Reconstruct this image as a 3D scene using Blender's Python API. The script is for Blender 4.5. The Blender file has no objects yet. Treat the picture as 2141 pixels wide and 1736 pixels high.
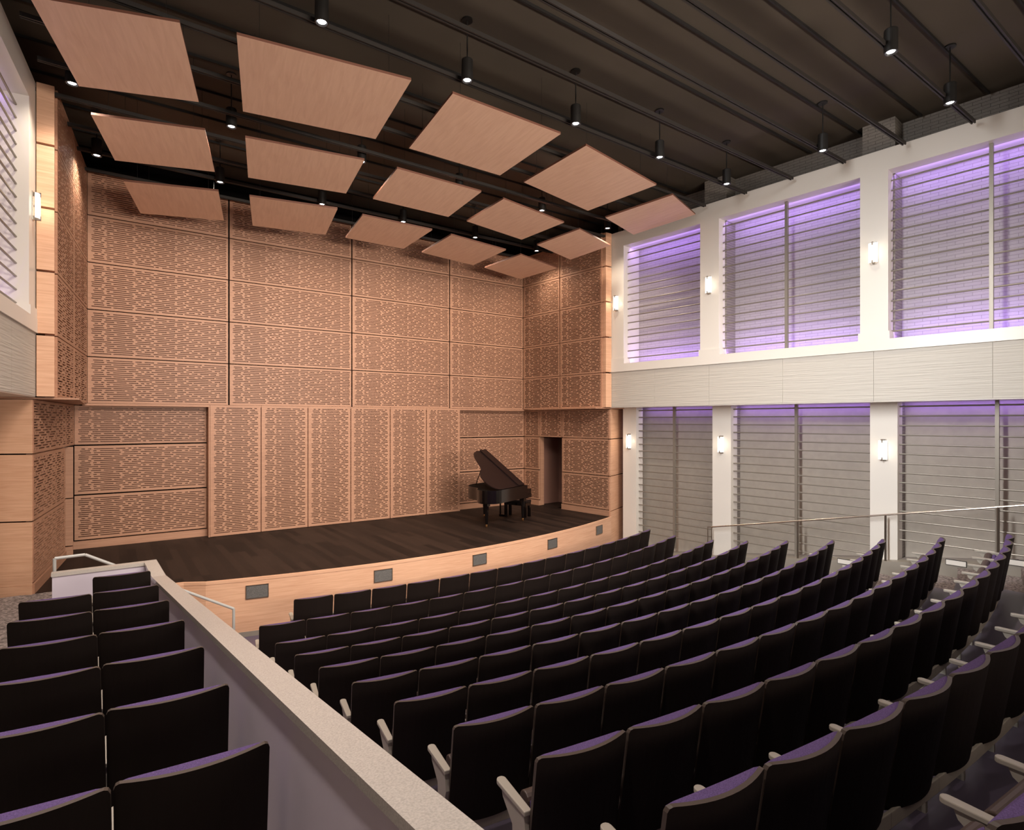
import bpy, math, random
from mathutils import Vector, Matrix
random.seed(7)
C = bpy.context.scene.collection
CAMZ = 3.9
XC = -5.66
PSI = math.radians(35.4)
SN, CS = math.sin(PSI), math.cos(PSI)
def cz(c): return CAMZ - c

# ------------------------------------------------------------------ materials
def lin(h):
    r = []
    for i in (0, 2, 4):
        v = int(h[i:i+2], 16) / 255
        r.append(v/12.92 if v <= .04045 else ((v+.055)/1.055)**2.4)
    return tuple(r) + (1,)
def newmat(name):
    m = bpy.data.materials.new(name); m.use_nodes = True
    n = m.node_tree.nodes; l = m.node_tree.links
    return m, n, l, n['Principled BSDF']
def plain(name, col, rough=.5, metal=0, spec=.5, noise=0, nscale=40, bump=0):
    m, n, l, b = newmat(name)
    b.inputs['Base Color'].default_value = col
    b.inputs['Roughness'].default_value = rough
    b.inputs['Metallic'].default_value = metal
    b.inputs['Specular IOR Level'].default_value = spec
    if noise or bump:
        tc = n.new('ShaderNodeTexCoord'); nz = n.new('ShaderNodeTexNoise')
        nz.inputs['Scale'].default_value = nscale; nz.inputs['Detail'].default_value = 4
        l.new(tc.outputs['Object'], nz.inputs['Vector'])
        if noise:
            cr = n.new('ShaderNodeValToRGB')
            cr.color_ramp.elements[0].position = .35; cr.color_ramp.elements[1].position = .65
            cr.color_ramp.elements[0].color = tuple(c*(1-noise) for c in col[:3]) + (1,)
            cr.color_ramp.elements[1].color = tuple(min(1, c*(1+noise)) for c in col[:3]) + (1,)
            l.new(nz.outputs['Fac'], cr.inputs['Fac']); l.new(cr.outputs['Color'], b.inputs['Base Color'])
        if bump:
            bp = n.new('ShaderNodeBump'); bp.inputs['Strength'].default_value = bump; bp.inputs['Distance'].default_value = .01
            l.new(nz.outputs['Fac'], bp.inputs['Height']); l.new(bp.outputs['Normal'], b.inputs['Normal'])
    return m
def wood(name, c0, c1, scale=(1.2, 1.2, 26), rough=.45, spec=.3):
    m, n, l, b = newmat(name)
    tc = n.new('ShaderNodeTexCoord'); mp = n.new('ShaderNodeMapping'); mp.inputs['Scale'].default_value = scale
    nz = n.new('ShaderNodeTexNoise'); nz.inputs['Scale'].default_value = 1.6; nz.inputs['Detail'].default_value = 6
    nz.inputs['Distortion'].default_value = .6
    n2 = n.new('ShaderNodeTexNoise'); n2.inputs['Scale'].default_value = .9; n2.inputs['Detail'].default_value = 2
    mx = n.new('ShaderNodeMath'); mx.operation = 'MULTIPLY_ADD'; mx.inputs[1].default_value = .35
    cr = n.new('ShaderNodeValToRGB')
    cr.color_ramp.elements[0].position = .45; cr.color_ramp.elements[1].position = .85
    cr.color_ramp.elements[0].color = c0; cr.color_ramp.elements[1].color = c1
    l.new(tc.outputs['Object'], mp.inputs['Vector']); l.new(mp.outputs['Vector'], nz.inputs['Vector'])
    l.new(tc.outputs['Object'], n2.inputs['Vector'])
    l.new(n2.outputs['Fac'], mx.inputs[0]); l.new(nz.outputs['Fac'], mx.inputs[2])
    l.new(mx.outputs[0], cr.inputs['Fac']); l.new(cr.outputs['Color'], b.inputs['Base Color'])
    b.inputs['Roughness'].default_value = rough; b.inputs['Specular IOR Level'].default_value = spec
    return m
def emit(name, col, s):
    m, n, l, b = newmat(name)
    b.inputs['Base Color'].default_value = col
    b.inputs['Emission Color'].default_value = col; b.inputs['Emission Strength'].default_value = s
    return m
def brick_mat(name, col, mortar, scale=1.0, bumpd=.012, rough=.6, rot=0.0):
    m, n, l, b = newmat(name)
    tc = n.new('ShaderNodeTexCoord'); sp = n.new('ShaderNodeSeparateXYZ'); cb = n.new('ShaderNodeCombineXYZ')
    l.new(tc.outputs['Object'], sp.inputs[0]); l.new(sp.outputs['Y'], cb.inputs['X']); l.new(sp.outputs['Z'], cb.inputs['Y'])
    br = n.new('ShaderNodeTexBrick'); br.inputs['Scale'].default_value = scale
    br.inputs['Brick Width'].default_value = .27; br.inputs['Row Height'].default_value = .066
    br.inputs['Mortar Size'].default_value = .0045; br.inputs['Mortar Smooth'].default_value = .2
    br.inputs['Color1'].default_value = col; br.inputs['Color2'].default_value = tuple(c*.93 for c in col[:3]) + (1,)
    br.inputs['Mortar'].default_value = mortar
    l.new(cb.outputs[0], br.inputs['Vector']); l.new(br.outputs['Color'], b.inputs['Base Color'])
    nz = n.new('ShaderNodeTexNoise'); nz.inputs['Scale'].default_value = 30
    l.new(tc.outputs['Object'], nz.inputs['Vector'])
    mt = n.new('ShaderNodeMath'); mt.operation = 'MULTIPLY_ADD'; mt.inputs[1].default_value = -1
    l.new(br.outputs['Fac'], mt.inputs[0]); l.new(nz.outputs['Fac'], mt.inputs[2])
    bp = n.new('ShaderNodeBump'); bp.inputs['Strength'].default_value = .5; bp.inputs['Distance'].default_value = bumpd
    l.new(mt.outputs[0], bp.inputs['Height']); l.new(bp.outputs['Normal'], b.inputs['Normal'])
    b.inputs['Roughness'].default_value = rough
    return m
def wave_mat():
    m, n, l, b = newmat('carved_stone')
    tc = n.new('ShaderNodeTexCoord'); mp = n.new('ShaderNodeMapping'); mp.inputs['Scale'].default_value = (.8, .8, 22)
    nz = n.new('ShaderNodeTexNoise'); nz.inputs['Scale'].default_value = 1.5; nz.inputs['Detail'].default_value = 1.5
    l.new(tc.outputs['Object'], mp.inputs['Vector']); l.new(mp.outputs['Vector'], nz.inputs['Vector'])
    bp = n.new('ShaderNodeBump'); bp.inputs['Strength'].default_value = .42; bp.inputs['Distance'].default_value = .03
    l.new(nz.outputs['Fac'], bp.inputs['Height']); l.new(bp.outputs['Normal'], b.inputs['Normal'])
    b.inputs['Base Color'].default_value = lin('beb8ae'); b.inputs['Roughness'].default_value = .55
    return m
def plank_mat():
    m, n, l, b = newmat('stage_planks')
    tc = n.new('ShaderNodeTexCoord'); sp = n.new('ShaderNodeSeparateXYZ'); cb = n.new('ShaderNodeCombineXYZ')
    l.new(tc.outputs['Object'], sp.inputs[0]); l.new(sp.outputs['Y'], cb.inputs['X']); l.new(sp.outputs['X'], cb.inputs['Y'])
    br = n.new('ShaderNodeTexBrick'); br.inputs['Scale'].default_value = 1
    br.inputs['Brick Width'].default_value = 1.7; br.inputs['Row Height'].default_value = .15
    br.inputs['Mortar Size'].default_value = .0015; br.offset = .37; br.offset_frequency = 3
    br.inputs['Color1'].default_value = lin('1a1310'); br.inputs['Color2'].default_value = lin('30241e')
    br.inputs['Mortar'].default_value = lin('1a100c')
    l.new(cb.outputs[0], br.inputs['Vector'])
    mp = n.new('ShaderNodeMapping'); mp.inputs['Scale'].default_value = (30, 2, 1)
    nz = n.new('ShaderNodeTexNoise'); nz.inputs['Scale'].default_value = 2; nz.inputs['Detail'].default_value = 5
    l.new(tc.outputs['Object'], mp.inputs['Vector']); l.new(mp.outputs['Vector'], nz.inputs['Vector'])
    mr = n.new('ShaderNodeMapRange'); mr.inputs['To Min'].default_value = .7; mr.inputs['To Max'].default_value = 1.25
    l.new(nz.outputs['Fac'], mr.inputs['Value'])
    vm = n.new('ShaderNodeVectorMath'); vm.operation = 'SCALE'
    l.new(br.outputs['Color'], vm.inputs[0]); l.new(mr.outputs[0], vm.inputs['Scale'])
    l.new(vm.outputs[0], b.inputs['Base Color'])
    b.inputs['Roughness'].default_value = .55; b.inputs['Specular IOR Level'].default_value = .14
    return m
M = {}
M['maple'] = wood('maple_veneer', lin('a37a62'), lin('b58a70'))
M['maple_light'] = wood('maple_fascia', lin('cf9f80'), lin('e0b494'))
M['maple_back'] = wood('maple_backing', lin('845e4c'), lin('906754'))  # toned darker than the face veneer to deepen the slot shadows
M['maple_cloud'] = wood('maple_cloud', lin('cfa88f'), lin('dab59b'), scale=(10, 1.2, 1.2), rough=.5)
M['maple_edge'] = plain('veneer_edge', lin('6d4636'), .6)
M['gapblack'] = plain('reveal_black', lin('0e0907'), .8, spec=.1)
M['planks'] = plank_mat()
M['white'] = plain('white_plaster', lin('dfd9d0'), .3, spec=.5)
M['stone'] = wave_mat()
M['brick'] = brick_mat('painted_block', lin('b8b0ac'), lin('978f8b'))
M['brick_small'] = brick_mat('rough_block_dimmed', lin('8e867d'), lin('5d564f'), bumpd=.03)  # darker than the other block; stands in for weaker light above the beam
M['bay_back'] = plain('bay_back_paint', lin('aaa094'), .7, noise=.04, nscale=6)
M['rod'] = plain('taupe_metal', lin('8d857a'), .4, metal=.35)
M['ceil'] = plain('ceiling_paint', lin('50483e'), .85, noise=.08, nscale=.5, spec=.2)
M['black'] = plain('black_void', lin('0b0908'), .9, spec=.1)
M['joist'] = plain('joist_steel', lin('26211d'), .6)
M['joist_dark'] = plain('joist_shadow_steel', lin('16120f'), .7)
M['fixture'] = plain('fixture_black', lin('1c1a18'), .45)
M['lens'] = emit('lamp_lens', (.95, .95, 1, 1), 14)
M['sconce_glass'] = emit('sconce_glass', (1, .95, .88, 1), .85)
M['steel'] = plain('brushed_steel', lin('8f8478'), .3, metal=.9)
M['nickel'] = plain('polished_nickel', lin('c8c0b6'), .25, metal=1)
M['cap'] = plain('terrazzo_cap', lin('bfb7ae'), .2, noise=.12, nscale=130)
M['para'] = plain('parapet_paint', lin('d6ccd8'), .6, spec=.3)  # lavender strengthened to carry the purple light reflected on the parapet
M['greywall'] = plain('grey_plaster', lin('aaa59c'), .6)
M['railpaint'] = plain('rail_paint', lin('b4b4b0'), .35)
M['carpet'] = plain('carpet', lin('857a76'), .95, noise=.55, nscale=28, spec=.1, bump=.4)
M['rowfloor'] = plain('row_floor', lin('5a5060'), .35, spec=.4)
M['riser'] = plain('riser_grey', lin('4a443f'), .6)
M['curb'] = plain('curb_grey', lin('8e867b'), .5)
M['shell'] = plain('seat_shell', lin('211a17'), .6, spec=.12)
M['rim'] = plain('seat_rim', lin('4c4038'), .5)
M['purple'] = plain('seat_fabric', lin('5f4c75'), .9, noise=.25, nscale=160, spec=.1)
M['pan'] = plain('seat_pan', lin('4a3a33'), .5)
M['arm'] = plain('seat_arm', lin('a89f92'), .4)
M['beam'] = plain('seat_beam', lin('c4b9ab'), .45)
M['grill'] = plain('vent_grill', lin('6f6d6a'), .5, noise=.35, nscale=120, metal=.3)
M['pianoblack'] = plain('piano_lacquer', lin('0c0808'), .12, spec=.6)
M['pianomatt'] = plain('piano_lid', lin('1c1110'), .35)
M['brass'] = plain('brass', lin('b98a5a'), .3, metal=.9)
M['ivory'] = plain('ivory_keys', lin('d8d2c4'), .35)
M['vest'] = plain('vestibule_paint', lin('8f6a5c'), .7)
M['led'] = emit('purple_led', (.45, .2, 1, 1), 5)
M['leather'] = plain('bench_leather', lin('141012'), .4)

# ------------------------------------------------------------------ mesh helpers
class MB:
    def __init__(s): s.v = []; s.f = []; s.m = []
    def q(s, pts, mi=0):
        k = len(s.v); s.v += [tuple(p) for p in pts]; s.f.append(tuple(range(k, k+len(pts)))); s.m.append(mi); return s
    def box(s, lo, hi, mi=0, T=None):
        x0, y0, z0 = lo; x1, y1, z1 = hi
        p = [Vector(a) for a in ((x0,y0,z0),(x1,y0,z0),(x1,y1,z0),(x0,y1,z0),(x0,y0,z1),(x1,y0,z1),(x1,y1,z1),(x0,y1,z1))]
        if T: p = [T(a) if callable(T) else T @ a for a in p]
        k = len(s.v); s.v += [tuple(a) for a in p]
        for f in ((0,3,2,1),(4,5,6,7),(0,1,5,4),(1,2,6,5),(2,3,7,6),(3,0,4,7)):
            s.f.append(tuple(k+i for i in f)); s.m.append(mi)
        return s
    def prism(s, plan, z0, z1, mi=0, mtop=None):
        k = len(s.v); n = len(plan)
        za = z0 if callable(z0) else (lambda x, y: z0)
        zb = z1 if callable(z1) else (lambda x, y: z1)
        s.v += [(x, y, za(x, y)) for x, y in plan] + [(x, y, zb(x, y)) for x, y in plan]
        s.f.append(tuple(range(k+n-1, k-1, -1))); s.m.append(mi)
        s.f.append(tuple(range(k+n, k+2*n))); s.m.append(mi if mtop is None else mtop)
        for i in range(n):
            j = (i+1) % n; s.f.append((k+i, k+j, k+n+j, k+n+i)); s.m.append(mi)
        return s
    def tube(s, a, b, r, n=10, mi=0, r2=None):
        a = Vector(a); b = Vector(b); d = (b-a).normalized(); r2 = r if r2 is None else r2
        u = d.orthogonal().normalized(); w = d.cross(u); k = len(s.v)
        for p, rr in ((a, r), (b, r2)):
            for i in range(n):
                t = 2*math.pi*i/n; s.v.append(tuple(p+u*math.cos(t)*rr+w*math.sin(t)*rr))
        for i in range(n):
            j = (i+1) % n; s.f.append((k+i, k+j, k+n+j, k+n+i)); s.m.append(mi)
        s.f.append(tuple(range(k+n-1, k-1, -1))); s.m.append(mi); s.f.append(tuple(range(k+n, k+2*n))); s.m.append(mi)
        return s
    def path(s, pts, r, n=10, mi=0):
        for a, b in zip(pts, pts[1:]): s.tube(a, b, r, n, mi)
        return s
    def build(s, name, mats, parent=None, smooth=False, bevel=0, fixn=False):
        me = bpy.data.meshes.new(name); me.from_pydata(s.v, [], s.f)
        mats = mats if isinstance(mats, (list, tuple)) else [mats]
        for m in mats: me.materials.append(m)
        me.polygons.foreach_set('material_index', s.m)
        if smooth: me.polygons.foreach_set('use_smooth', [True]*len(me.polygons))
        me.update()
        if fixn or smooth:
            import bmesh
            bm = bmesh.new(); bm.from_mesh(me); bmesh.ops.remove_doubles(bm, verts=bm.verts, dist=1e-5)
            bmesh.ops.recalc_face_normals(bm, faces=bm.faces); bm.to_mesh(me); bm.free()
        o = bpy.data.objects.new(name, me); C.objects.link(o)
        if parent: o.parent = parent
        if bevel:
            bv = o.modifiers.new('b', 'BEVEL'); bv.width = bevel; bv.segments = 2; bv.limit_method = 'ANGLE'
        return o
def tag(o, label, cat, group=None, kind=None):
    if label: o['label'] = label
    if cat: o['category'] = cat
    if group: o['group'] = group
    if kind: o['kind'] = kind
    return o
def struct(o, label=None, cat=None):
    o['kind'] = 'structure'
    if label: o['label'] = label
    if cat: o['category'] = cat
    return o
def thing(name, label, cat, loc=(0, 0, 0), rz=0, group=None):
    o = bpy.data.objects.new(name, None); o.empty_display_size = .1; C.objects.link(o)
    o.location = loc; o.rotation_euler = (0, 0, rz)
    return tag(o, label, cat, group)
def dup(root, loc, rz, label, group=None):
    r = root.copy(); C.objects.link(r); r.location = loc; r.rotation_euler = (0, 0, rz)
    r['label'] = label
    if group: r['group'] = group
    for ch in list(root.children):
        c = ch.copy(); C.objects.link(c); c.parent = r
        for g in list(ch.children):
            d = g.copy(); C.objects.link(d); d.parent = c
    return r
ORD = ['first','second','third','fourth','fifth','sixth','seventh','eighth','ninth','tenth','eleventh','twelfth','thirteenth',
       'fourteenth','fifteenth','sixteenth','seventeenth','eighteenth','nineteenth','twentieth']

# ------------------------------------------------------------------ slotted acoustic panels
PAT = []
_r = random.Random(3)
for k in range(6):
    row = []; x = _r.uniform(.0, .09)
    while x < 4.5:
        L = _r.choice([.06, .12, .18, .26, .36, .5]); row.append((x, x+L)); x += L+_r.uniform(.035, .07)
    PAT.append(row)
def slot_panel(name, p0, p1, z0, z1, out, margin=.045, thick=.02, back=.045, off=0.0, pitch=.0445, sh=.0215):
    """vertical perforated panel between plan points p0,p1; 'out' = +1/-1 side of the left normal that faces the hall"""
    a = Vector((p0[0], p0[1], 0)); b = Vector((p1[0], p1[1], 0)); W = (b-a).length; e = (b-a)/W
    nrm = Vector((e.y, -e.x, 0))*out
    mb = MB()
    P = lambda u, z, d: a+e*u+Vector((0, 0, z0+z))-nrm*d
    H = z1-z0
    n = int((H-2*margin+.023)//pitch); m0 = (H-(n*pitch-(pitch-sh)))/2
    def fq(u0, u1, za, zb):
        if u1-u0 > 1e-4 and zb-za > 1e-4: mb.q((P(u0, za, 0), P(u1, za, 0), P(u1, zb, 0), P(u0, zb, 0)))
    fq(0, W, 0, m0)
    for i in range(n):
        za = m0+i*pitch; zb = za+sh
        row = PAT[i % 6]; prev = 0
        for s0, s1 in row:
            u0 = margin+s0; u1 = min(margin+s1, W-margin-(.012 if i % 2 else 0))
            if u0 > W-margin-.06: break
            fq(prev, u0, za, zb)
            mb.q((P(u0, za, 0), P(u1, za, 0), P(u1, za, thick), P(u0, za, thick)))
            mb.q((P(u0, zb, 0), P(u0, zb, thick), P(u1, zb, thick), P(u1, zb, 0)))
            mb.q((P(u0, za, 0), P(u0, za, thick), P(u0, zb, thick), P(u0, zb, 0)))
            mb.q((P(u1, za, 0), P(u1, zb, 0), P(u1, zb, thick), P(u1, za, thick)))
            prev = u1
        fq(prev, W, za, zb)
        fq(0, W, zb, (m0+(i+1)*pitch) if i < n-1 else H)
    # backing board and edges
    mb.q((P(0, 0, back), P(W, 0, back), P(W, H, back), P(0, H, back)), 1)
    for (u0, u1, za, zb) in ((0, W, 0, 0), (0, W, H, H), (0, 0, 0, H), (W, W, 0, H)):
        if za == zb: mb.q((P(u0, za, 0), P(u1, za, 0), P(u1, za, back), P(u0, za, back)))
        else: mb.q((P(u0, za, 0), P(u0, zb, 0), P(u0, zb, back), P(u0, za, back)))
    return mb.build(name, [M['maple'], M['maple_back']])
def flat_panel(name, p0, p1, z0, z1, out, th=.04, mat='maple'):
    a = Vector((p0[0], p0[1], 0)); b = Vector((p1[0], p1[1], 0)); e = (b-a).normalized(); nrm = Vector((e.y, -e.x, 0))*out
    mb = MB(); pl = [a, b, b-nrm*th, a-nrm*th]
    if out < 0: pl = pl[::-1]
    mb.prism([(p.x, p.y) for p in pl], z0, z1)
    return mb.build(name, M[mat])

G = .018   # reveal half width
ZS = cz(2.85)        # stage level
LV = [-.38, -1.416, -2.46, -3.50, -4.54, -5.55]     # upper tier joints (below-eye depths)
LL = [(-.36, .547), (.547, 1.655), (1.655, 2.67)]
YB, YL = 15.71, 15.98
colx = [-5.96, -3.13, 0, 3.12, 5.96]
tierw = ['lowest', 'second lowest', 'middle', 'second highest', 'highest']
colw = ['far left', 'centre left', 'centre right', 'far right']
for r in range(5):
    for c in range(4):
        o = slot_panel('acoustic_panel', (colx[c]+(G if c else .004), YB), (colx[c+1]-(G if c < 3 else .004), YB), cz(LV[r])+G*.6, cz(LV[r+1])-G*.6, 1)
        tag(o, 'slotted maple panel on upper back wall, %s tier, %s column' % (tierw[r], colw[c]), 'wall panel', 'slotted panels of the upper back wall')
MB().box((-6.1, YB+.055, cz(-.34)), (6.1, YB+.16, cz(-5.56)))\
    .build('wall_back', M['gapblack'])['kind'] = 'structure'
# lower back wall recessed panels and doors
roww = ['top', 'middle', 'bottom']
for side, xa, xb in (('left', -6.2, -3.6), ('right', 3.5, 6.2)):
    for r, (a, b) in enumerate(LL):
        o = slot_panel('acoustic_panel', (xa+(.004 if side == 'left' else -.005), YL), (xb-(-.01 if side == 'left' else .004), YL), cz(b)+.016, cz(a)-.016, 1)
        tag(o, 'slotted maple panel low on back wall, %s tier, %s of the tall doors' % (roww[r], side), 'wall panel', 'slotted panels beside the tall doors')
    o = MB().box((xa-.05, YL-.03, ZS), (xb+.03, YL+.06, cz(2.67)-.012)).build('baseboard_%s_back' % side, M['maple'])
    struct(o)
struct(MB().box((-6.4, YL+.06, 0), (6.4, YL+.2, cz(-.36))).build('wall_back_lower', M['gapblack']))
for k in range(6):
    x0 = -3.56+k*1.1735
    if k == 0: struct(MB().box((-3.53, YB+.03, ZS), (3.46, YB+.08, cz(-.37))).build('wall_back_door_lining', M['maple_back']))
    root = thing('sliding_door', 'full height slotted maple stage door leaf, %s from the left' % ORD[k], 'door', (x0+.587, YB, ZS), 0, 'tall slotted leaves at back of stage')
    o = slot_panel('door_leaf', (x0+.012, YB-.02), (x0+1.1735-.012, YB-.02), ZS+.012, cz(-.385), 1, margin=.06)
    o.parent = root; o.matrix_parent_inverse = Matrix.Translation(root.location).inverted()
for x in (-3.57, 3.47): struct(MB().box((x-.012, YB-.0, ZS), (x+.02, YL+.06, cz(-.36))).build('trim_door_return', M['maple']))
# header strip between upper and lower
struct(MB().box((-6.05, YB-.005, cz(-.335)), (6.05, YB+.3, cz(-.385)-.0)).build('trim_1', M['maple']))

def lerp(a, b, t): return (a[0]+(b[0]-a[0])*t, a[1]+(b[1]-a[1])*t)
for sg, side in ((1, 'right'), (-1, 'left')):
    # upper splay
    A, B = (sg*5.96, YB), (sg*6.30, 12.25)
    out = 1 if sg > 0 else -1
    for c in range(2):
        for r in range(5):
            p, q = lerp(A, B, .5*c+.006), lerp(A, B, .5*c+.494)
            g = G*.5
            o = slot_panel('acoustic_panel', p, q, cz(LV[r])+g, cz(LV[r+1])-g, out)
            tag(o, 'slotted maple panel on %s upper side of stage, %s tier, %s' % (side, tierw[r], ['rear column', 'front column'][c]), 'wall panel', 'slotted panels of the upper stage sides')
    e = Vector((B[0]-A[0], B[1]-A[1], 0)).normalized(); n = Vector((e.y, -e.x, 0))*out
    pl = [Vector((*A, 0))-n*.05, Vector((*B, 0))-n*.05, Vector((*B, 0))-n*.16, Vector((*A, 0))-n*.16]
    if out < 0: pl = pl[::-1]
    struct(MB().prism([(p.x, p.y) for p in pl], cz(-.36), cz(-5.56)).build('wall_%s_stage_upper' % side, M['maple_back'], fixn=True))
    # wood pier blocks at the end of the upper splay
    for r in range(5):
        o = MB().box((min(sg*6.33, sg*6.56), 12.12, cz(LV[r])+.02), (max(sg*6.33, sg*6.56), 12.42, cz(LV[r+1])-.02)).build('pier_block', M['maple_light'])
        tag(o, 'smooth maple pier block on %s, %s tier, beside the white wall' % (side, tierw[r]), 'wall panel', 'smooth maple pier blocks')
    struct(MB().box((min(sg*6.36, sg*6.54), 12.425, cz(-.39)), (max(sg*6.36, sg*6.54), 12.5, cz(-5.5))).build('wall_%s_pier_core' % side, M['gapblack']))
    # lower splay
    A, B = (sg*6.2, YL), (sg*6.61, 12.25)
    segs = [(0, .204), (.48, 1)] if sg > 0 else [(.27, 1)]
    for r, (a, b) in enumerate(LL):
        sl = [(0, .204), (.204, .48), (.48, 1)] if (r == 0 and sg > 0) else ([(0, 1)] if r == 0 else segs)
        for i, (t0, t1) in enumerate(sl):
            o = slot_panel('acoustic_panel', lerp(A, B, t0+.003), lerp(A, B, t1-.003), cz(b)+.012, cz(a)-.012, out)
            where = {1: {3: ['beside the back corner', 'over the doorway', 'in front of the doorway'], 2: ['behind the doorway', 'in front of the doorway'], 1: ['beside the corner']}[len(sl)][i]}[1]
            tag(o, 'slotted maple panel low on %s stage side, %s tier, %s' % (side, roww[r], where), 'wall panel', 'slotted panels of the lower stage sides')
    e = Vector((B[0]-A[0], B[1]-A[1], 0)).normalized(); n = Vector((e.y, -e.x, 0))*out
    def slab(t0, t1, z0, z1, d0, d1, name, mat):
        p, q = Vector((*lerp(A, B, t0), 0)), Vector((*lerp(A, B, t1), 0))
        pl = [p-n*d0, q-n*d0, q-n*d1, p-n*d1]
        return struct(MB().prism([(v.x, v.y) for v in pl], z0, z1).build(name, M[mat], fixn=True))
    for (t0, t1) in segs:
        slab(t0, t1, ZS, cz(2.67)-.012, -.02, .05, 'baseboard_%s' % side, 'maple')
        slab(t0, min(t1, .955), ZS, cz(.547), .048, .22, 'wall_%s_stage_lower' % side, 'maple')
        slab(t0+.002, min(t1-.002, .95), ZS+.17, cz(.56), .046, .06, 'wall_%s_stage_reveal' % side, 'gapblack')
    slab(0, .95, cz(.54), cz(-.36), .05, .22, 'wall_%s_stage_head' % side, 'gapblack')
    if sg > 0:   # vestibule
        p0 = Vector((*lerp(A, B, .15), 0)); p1 = Vector((*lerp(A, B, .55), 0))
        pl = [p0-n*1.1, p1-n*1.1, p1-n*1.2, p0-n*1.2]
        struct(MB().prism([(v.x, v.y) for v in pl], ZS, cz(.5)).build('wall_vestibule', M['vest'], fixn=True))
        for t in (.14, .53):
            p = Vector((*lerp(A, B, t), 0)); q = p+e*.08
            pl = [p-n*.2, q-n*.2, q-n*1.2, p-n*1.2]
            struct(MB().prism([(v.x, v.y) for v in pl], ZS, cz(.5)).build('wall_vestibule_side', M['vest'], fixn=True))
        pl = [p0-n*.2, p1-n*.2, p1-n*1.2, p0-n*1.2]
        struct(MB().prism([(v.x, v.y) for v in pl], cz(.52), cz(.45)).build('ceiling_vestibule', M['vest'], fixn=True))
    else:
        for r, (a, b) in enumerate(LL[1:]):
            o = MB().box((-6.62, 15.4, cz(b)+.012), (-6.2, 15.5, cz(a)-.012)).build('return_panel', M['maple'])
            tag(o, 'narrow smooth maple return at left rear of stage, %s tier' % ['middle', 'bottom'][r], 'wall panel')
        struct(MB().box((-6.62, 15.38, ZS), (-6.2, 15.5, cz(2.67)-.012)).build('baseboard_return', M['maple']))
        struct(MB().box((-6.6, 15.51, ZS), (-6.22, 15.98, cz(.547))).build('wall_left_return', M['gapblack']))
    # smooth maple corner faces towards the hall
    F0, F1 = (sg*6.62, 12.22), (sg*7.75, 12.75)
    zs = [(-.36, .547), (.547, 1.655), (1.655, 2.72 if sg < 0 else 2.70)]
    for r, (a, b) in enumerate(zs):
        o = flat_panel('corner_panel', F0, F1, cz(b)+.012, cz(a)-.012, -out if sg > 0 else 1, .05, 'maple_light') if False else None
        P0, P1 = Vector((*F0, 0)), Vector((*F1, 0))
        dv = Vector((0, 1, 0))*.06
        pl = [P0, P1, P1+dv, P0+dv]
        o = MB().prism([(v.x, v.y) for v in pl], cz(b)+.012, cz(a)-.012).build('corner_panel', M['maple_light'], fixn=True)
        tag(o, 'smooth maple corner panel at %s of stage, %s tier' % (side, roww[r]), 'wall panel', 'smooth maple corner panels')
    dv0 = Vector((0, .065, 0)); dv = Vector((0, .35, 0)); P0b = P0+(P1-P0)*.085
    pl = [P0b+dv0, P1+dv0, P1+dv, P0b+dv]
    struct(MB().prism([(v.x, v.y) for v in pl], 0, cz(-.36)).build('wall_%s_corner' % side, M['gapblack'], fixn=True))
    pl = [P0-Vector((0, .012, 0)), P1-Vector((0, .012, 0)), P1+dv, P0+dv]
    struct(MB().prism([(v.x, v.y) for v in pl], 0, cz(2.70)-.012).build('baseboard_%s_corner' % side, M['maple_light'], fixn=True))
    # shelf of the lower volume
    struct(MB().box((min(sg*6.0, sg*7.6), 12.2, cz(-.355)), (max(sg*6.0, sg*7.6), 16.1, cz(-.385))).build('trim_%s' % side, M['maple']))

# ------------------------------------------------------------------ stage floor and fascia
def arcy(x): return 10.87+x*x/33.0
pts = [(-6.6, 12.25), (-5.9, 12.25), (-5.9, 11.75), (-4.52, 11.6)]
arc = [(-4.2+i*(10.78/30), arcy(-4.2+i*(10.78/30))) for i in range(31)]
arc.append((6.6, 12.24))
plan = pts+arc+[(6.63, 12.3), (6.45, 14.5), (7.7, 14.7), (7.7, 16.2), (-6.6, 16.2)]
struct(MB().prism(plan, ZS-.04, ZS).build('floor_stage', M['planks']))
fas = MB()
line = [(-5.9, 11.75), (-4.52, 11.6)]+arc
front = [(x, y-.03) for x, y in line]
for (a, b), (c_, d_) in zip(zip(front, front[1:]), zip(line, line[1:])):
    fas.prism([a, b, d_, c_], 0, ZS-.002)
stage = fas.build('stage_platform', M['maple_light'], fixn=True)
tag(stage, 'curved light maple front of the stage platform', 'stage')
ns = MB()
for (a, b), (c_, d_) in zip(zip(front, front[1:]), zip(line, line[1:])):
    a2 = (a[0], a[1]-.008); b2 = (b[0], b[1]-.008); c2 = (c_[0], c_[1]+.02); d2 = (d_[0], d_[1]+.02)
    ns.prism([a2, b2, d2, c2], ZS-.05, ZS+.004)
ns.build('nosing', M['maple_light'], parent=stage, fixn=True)
sk = MB()
for (a, b), (c_, d_) in zip(zip(front, front[1:]), zip(line, line[1:])):
    sk.prism([(a[0], a[1]-.008), (b[0], b[1]-.008), d_, c_], 0, .09)
sk.build('skirting', M['curb'], parent=stage, fixn=True)
vw = ['leftmost', 'second from left', 'middle', 'second from right', 'rightmost']
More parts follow.
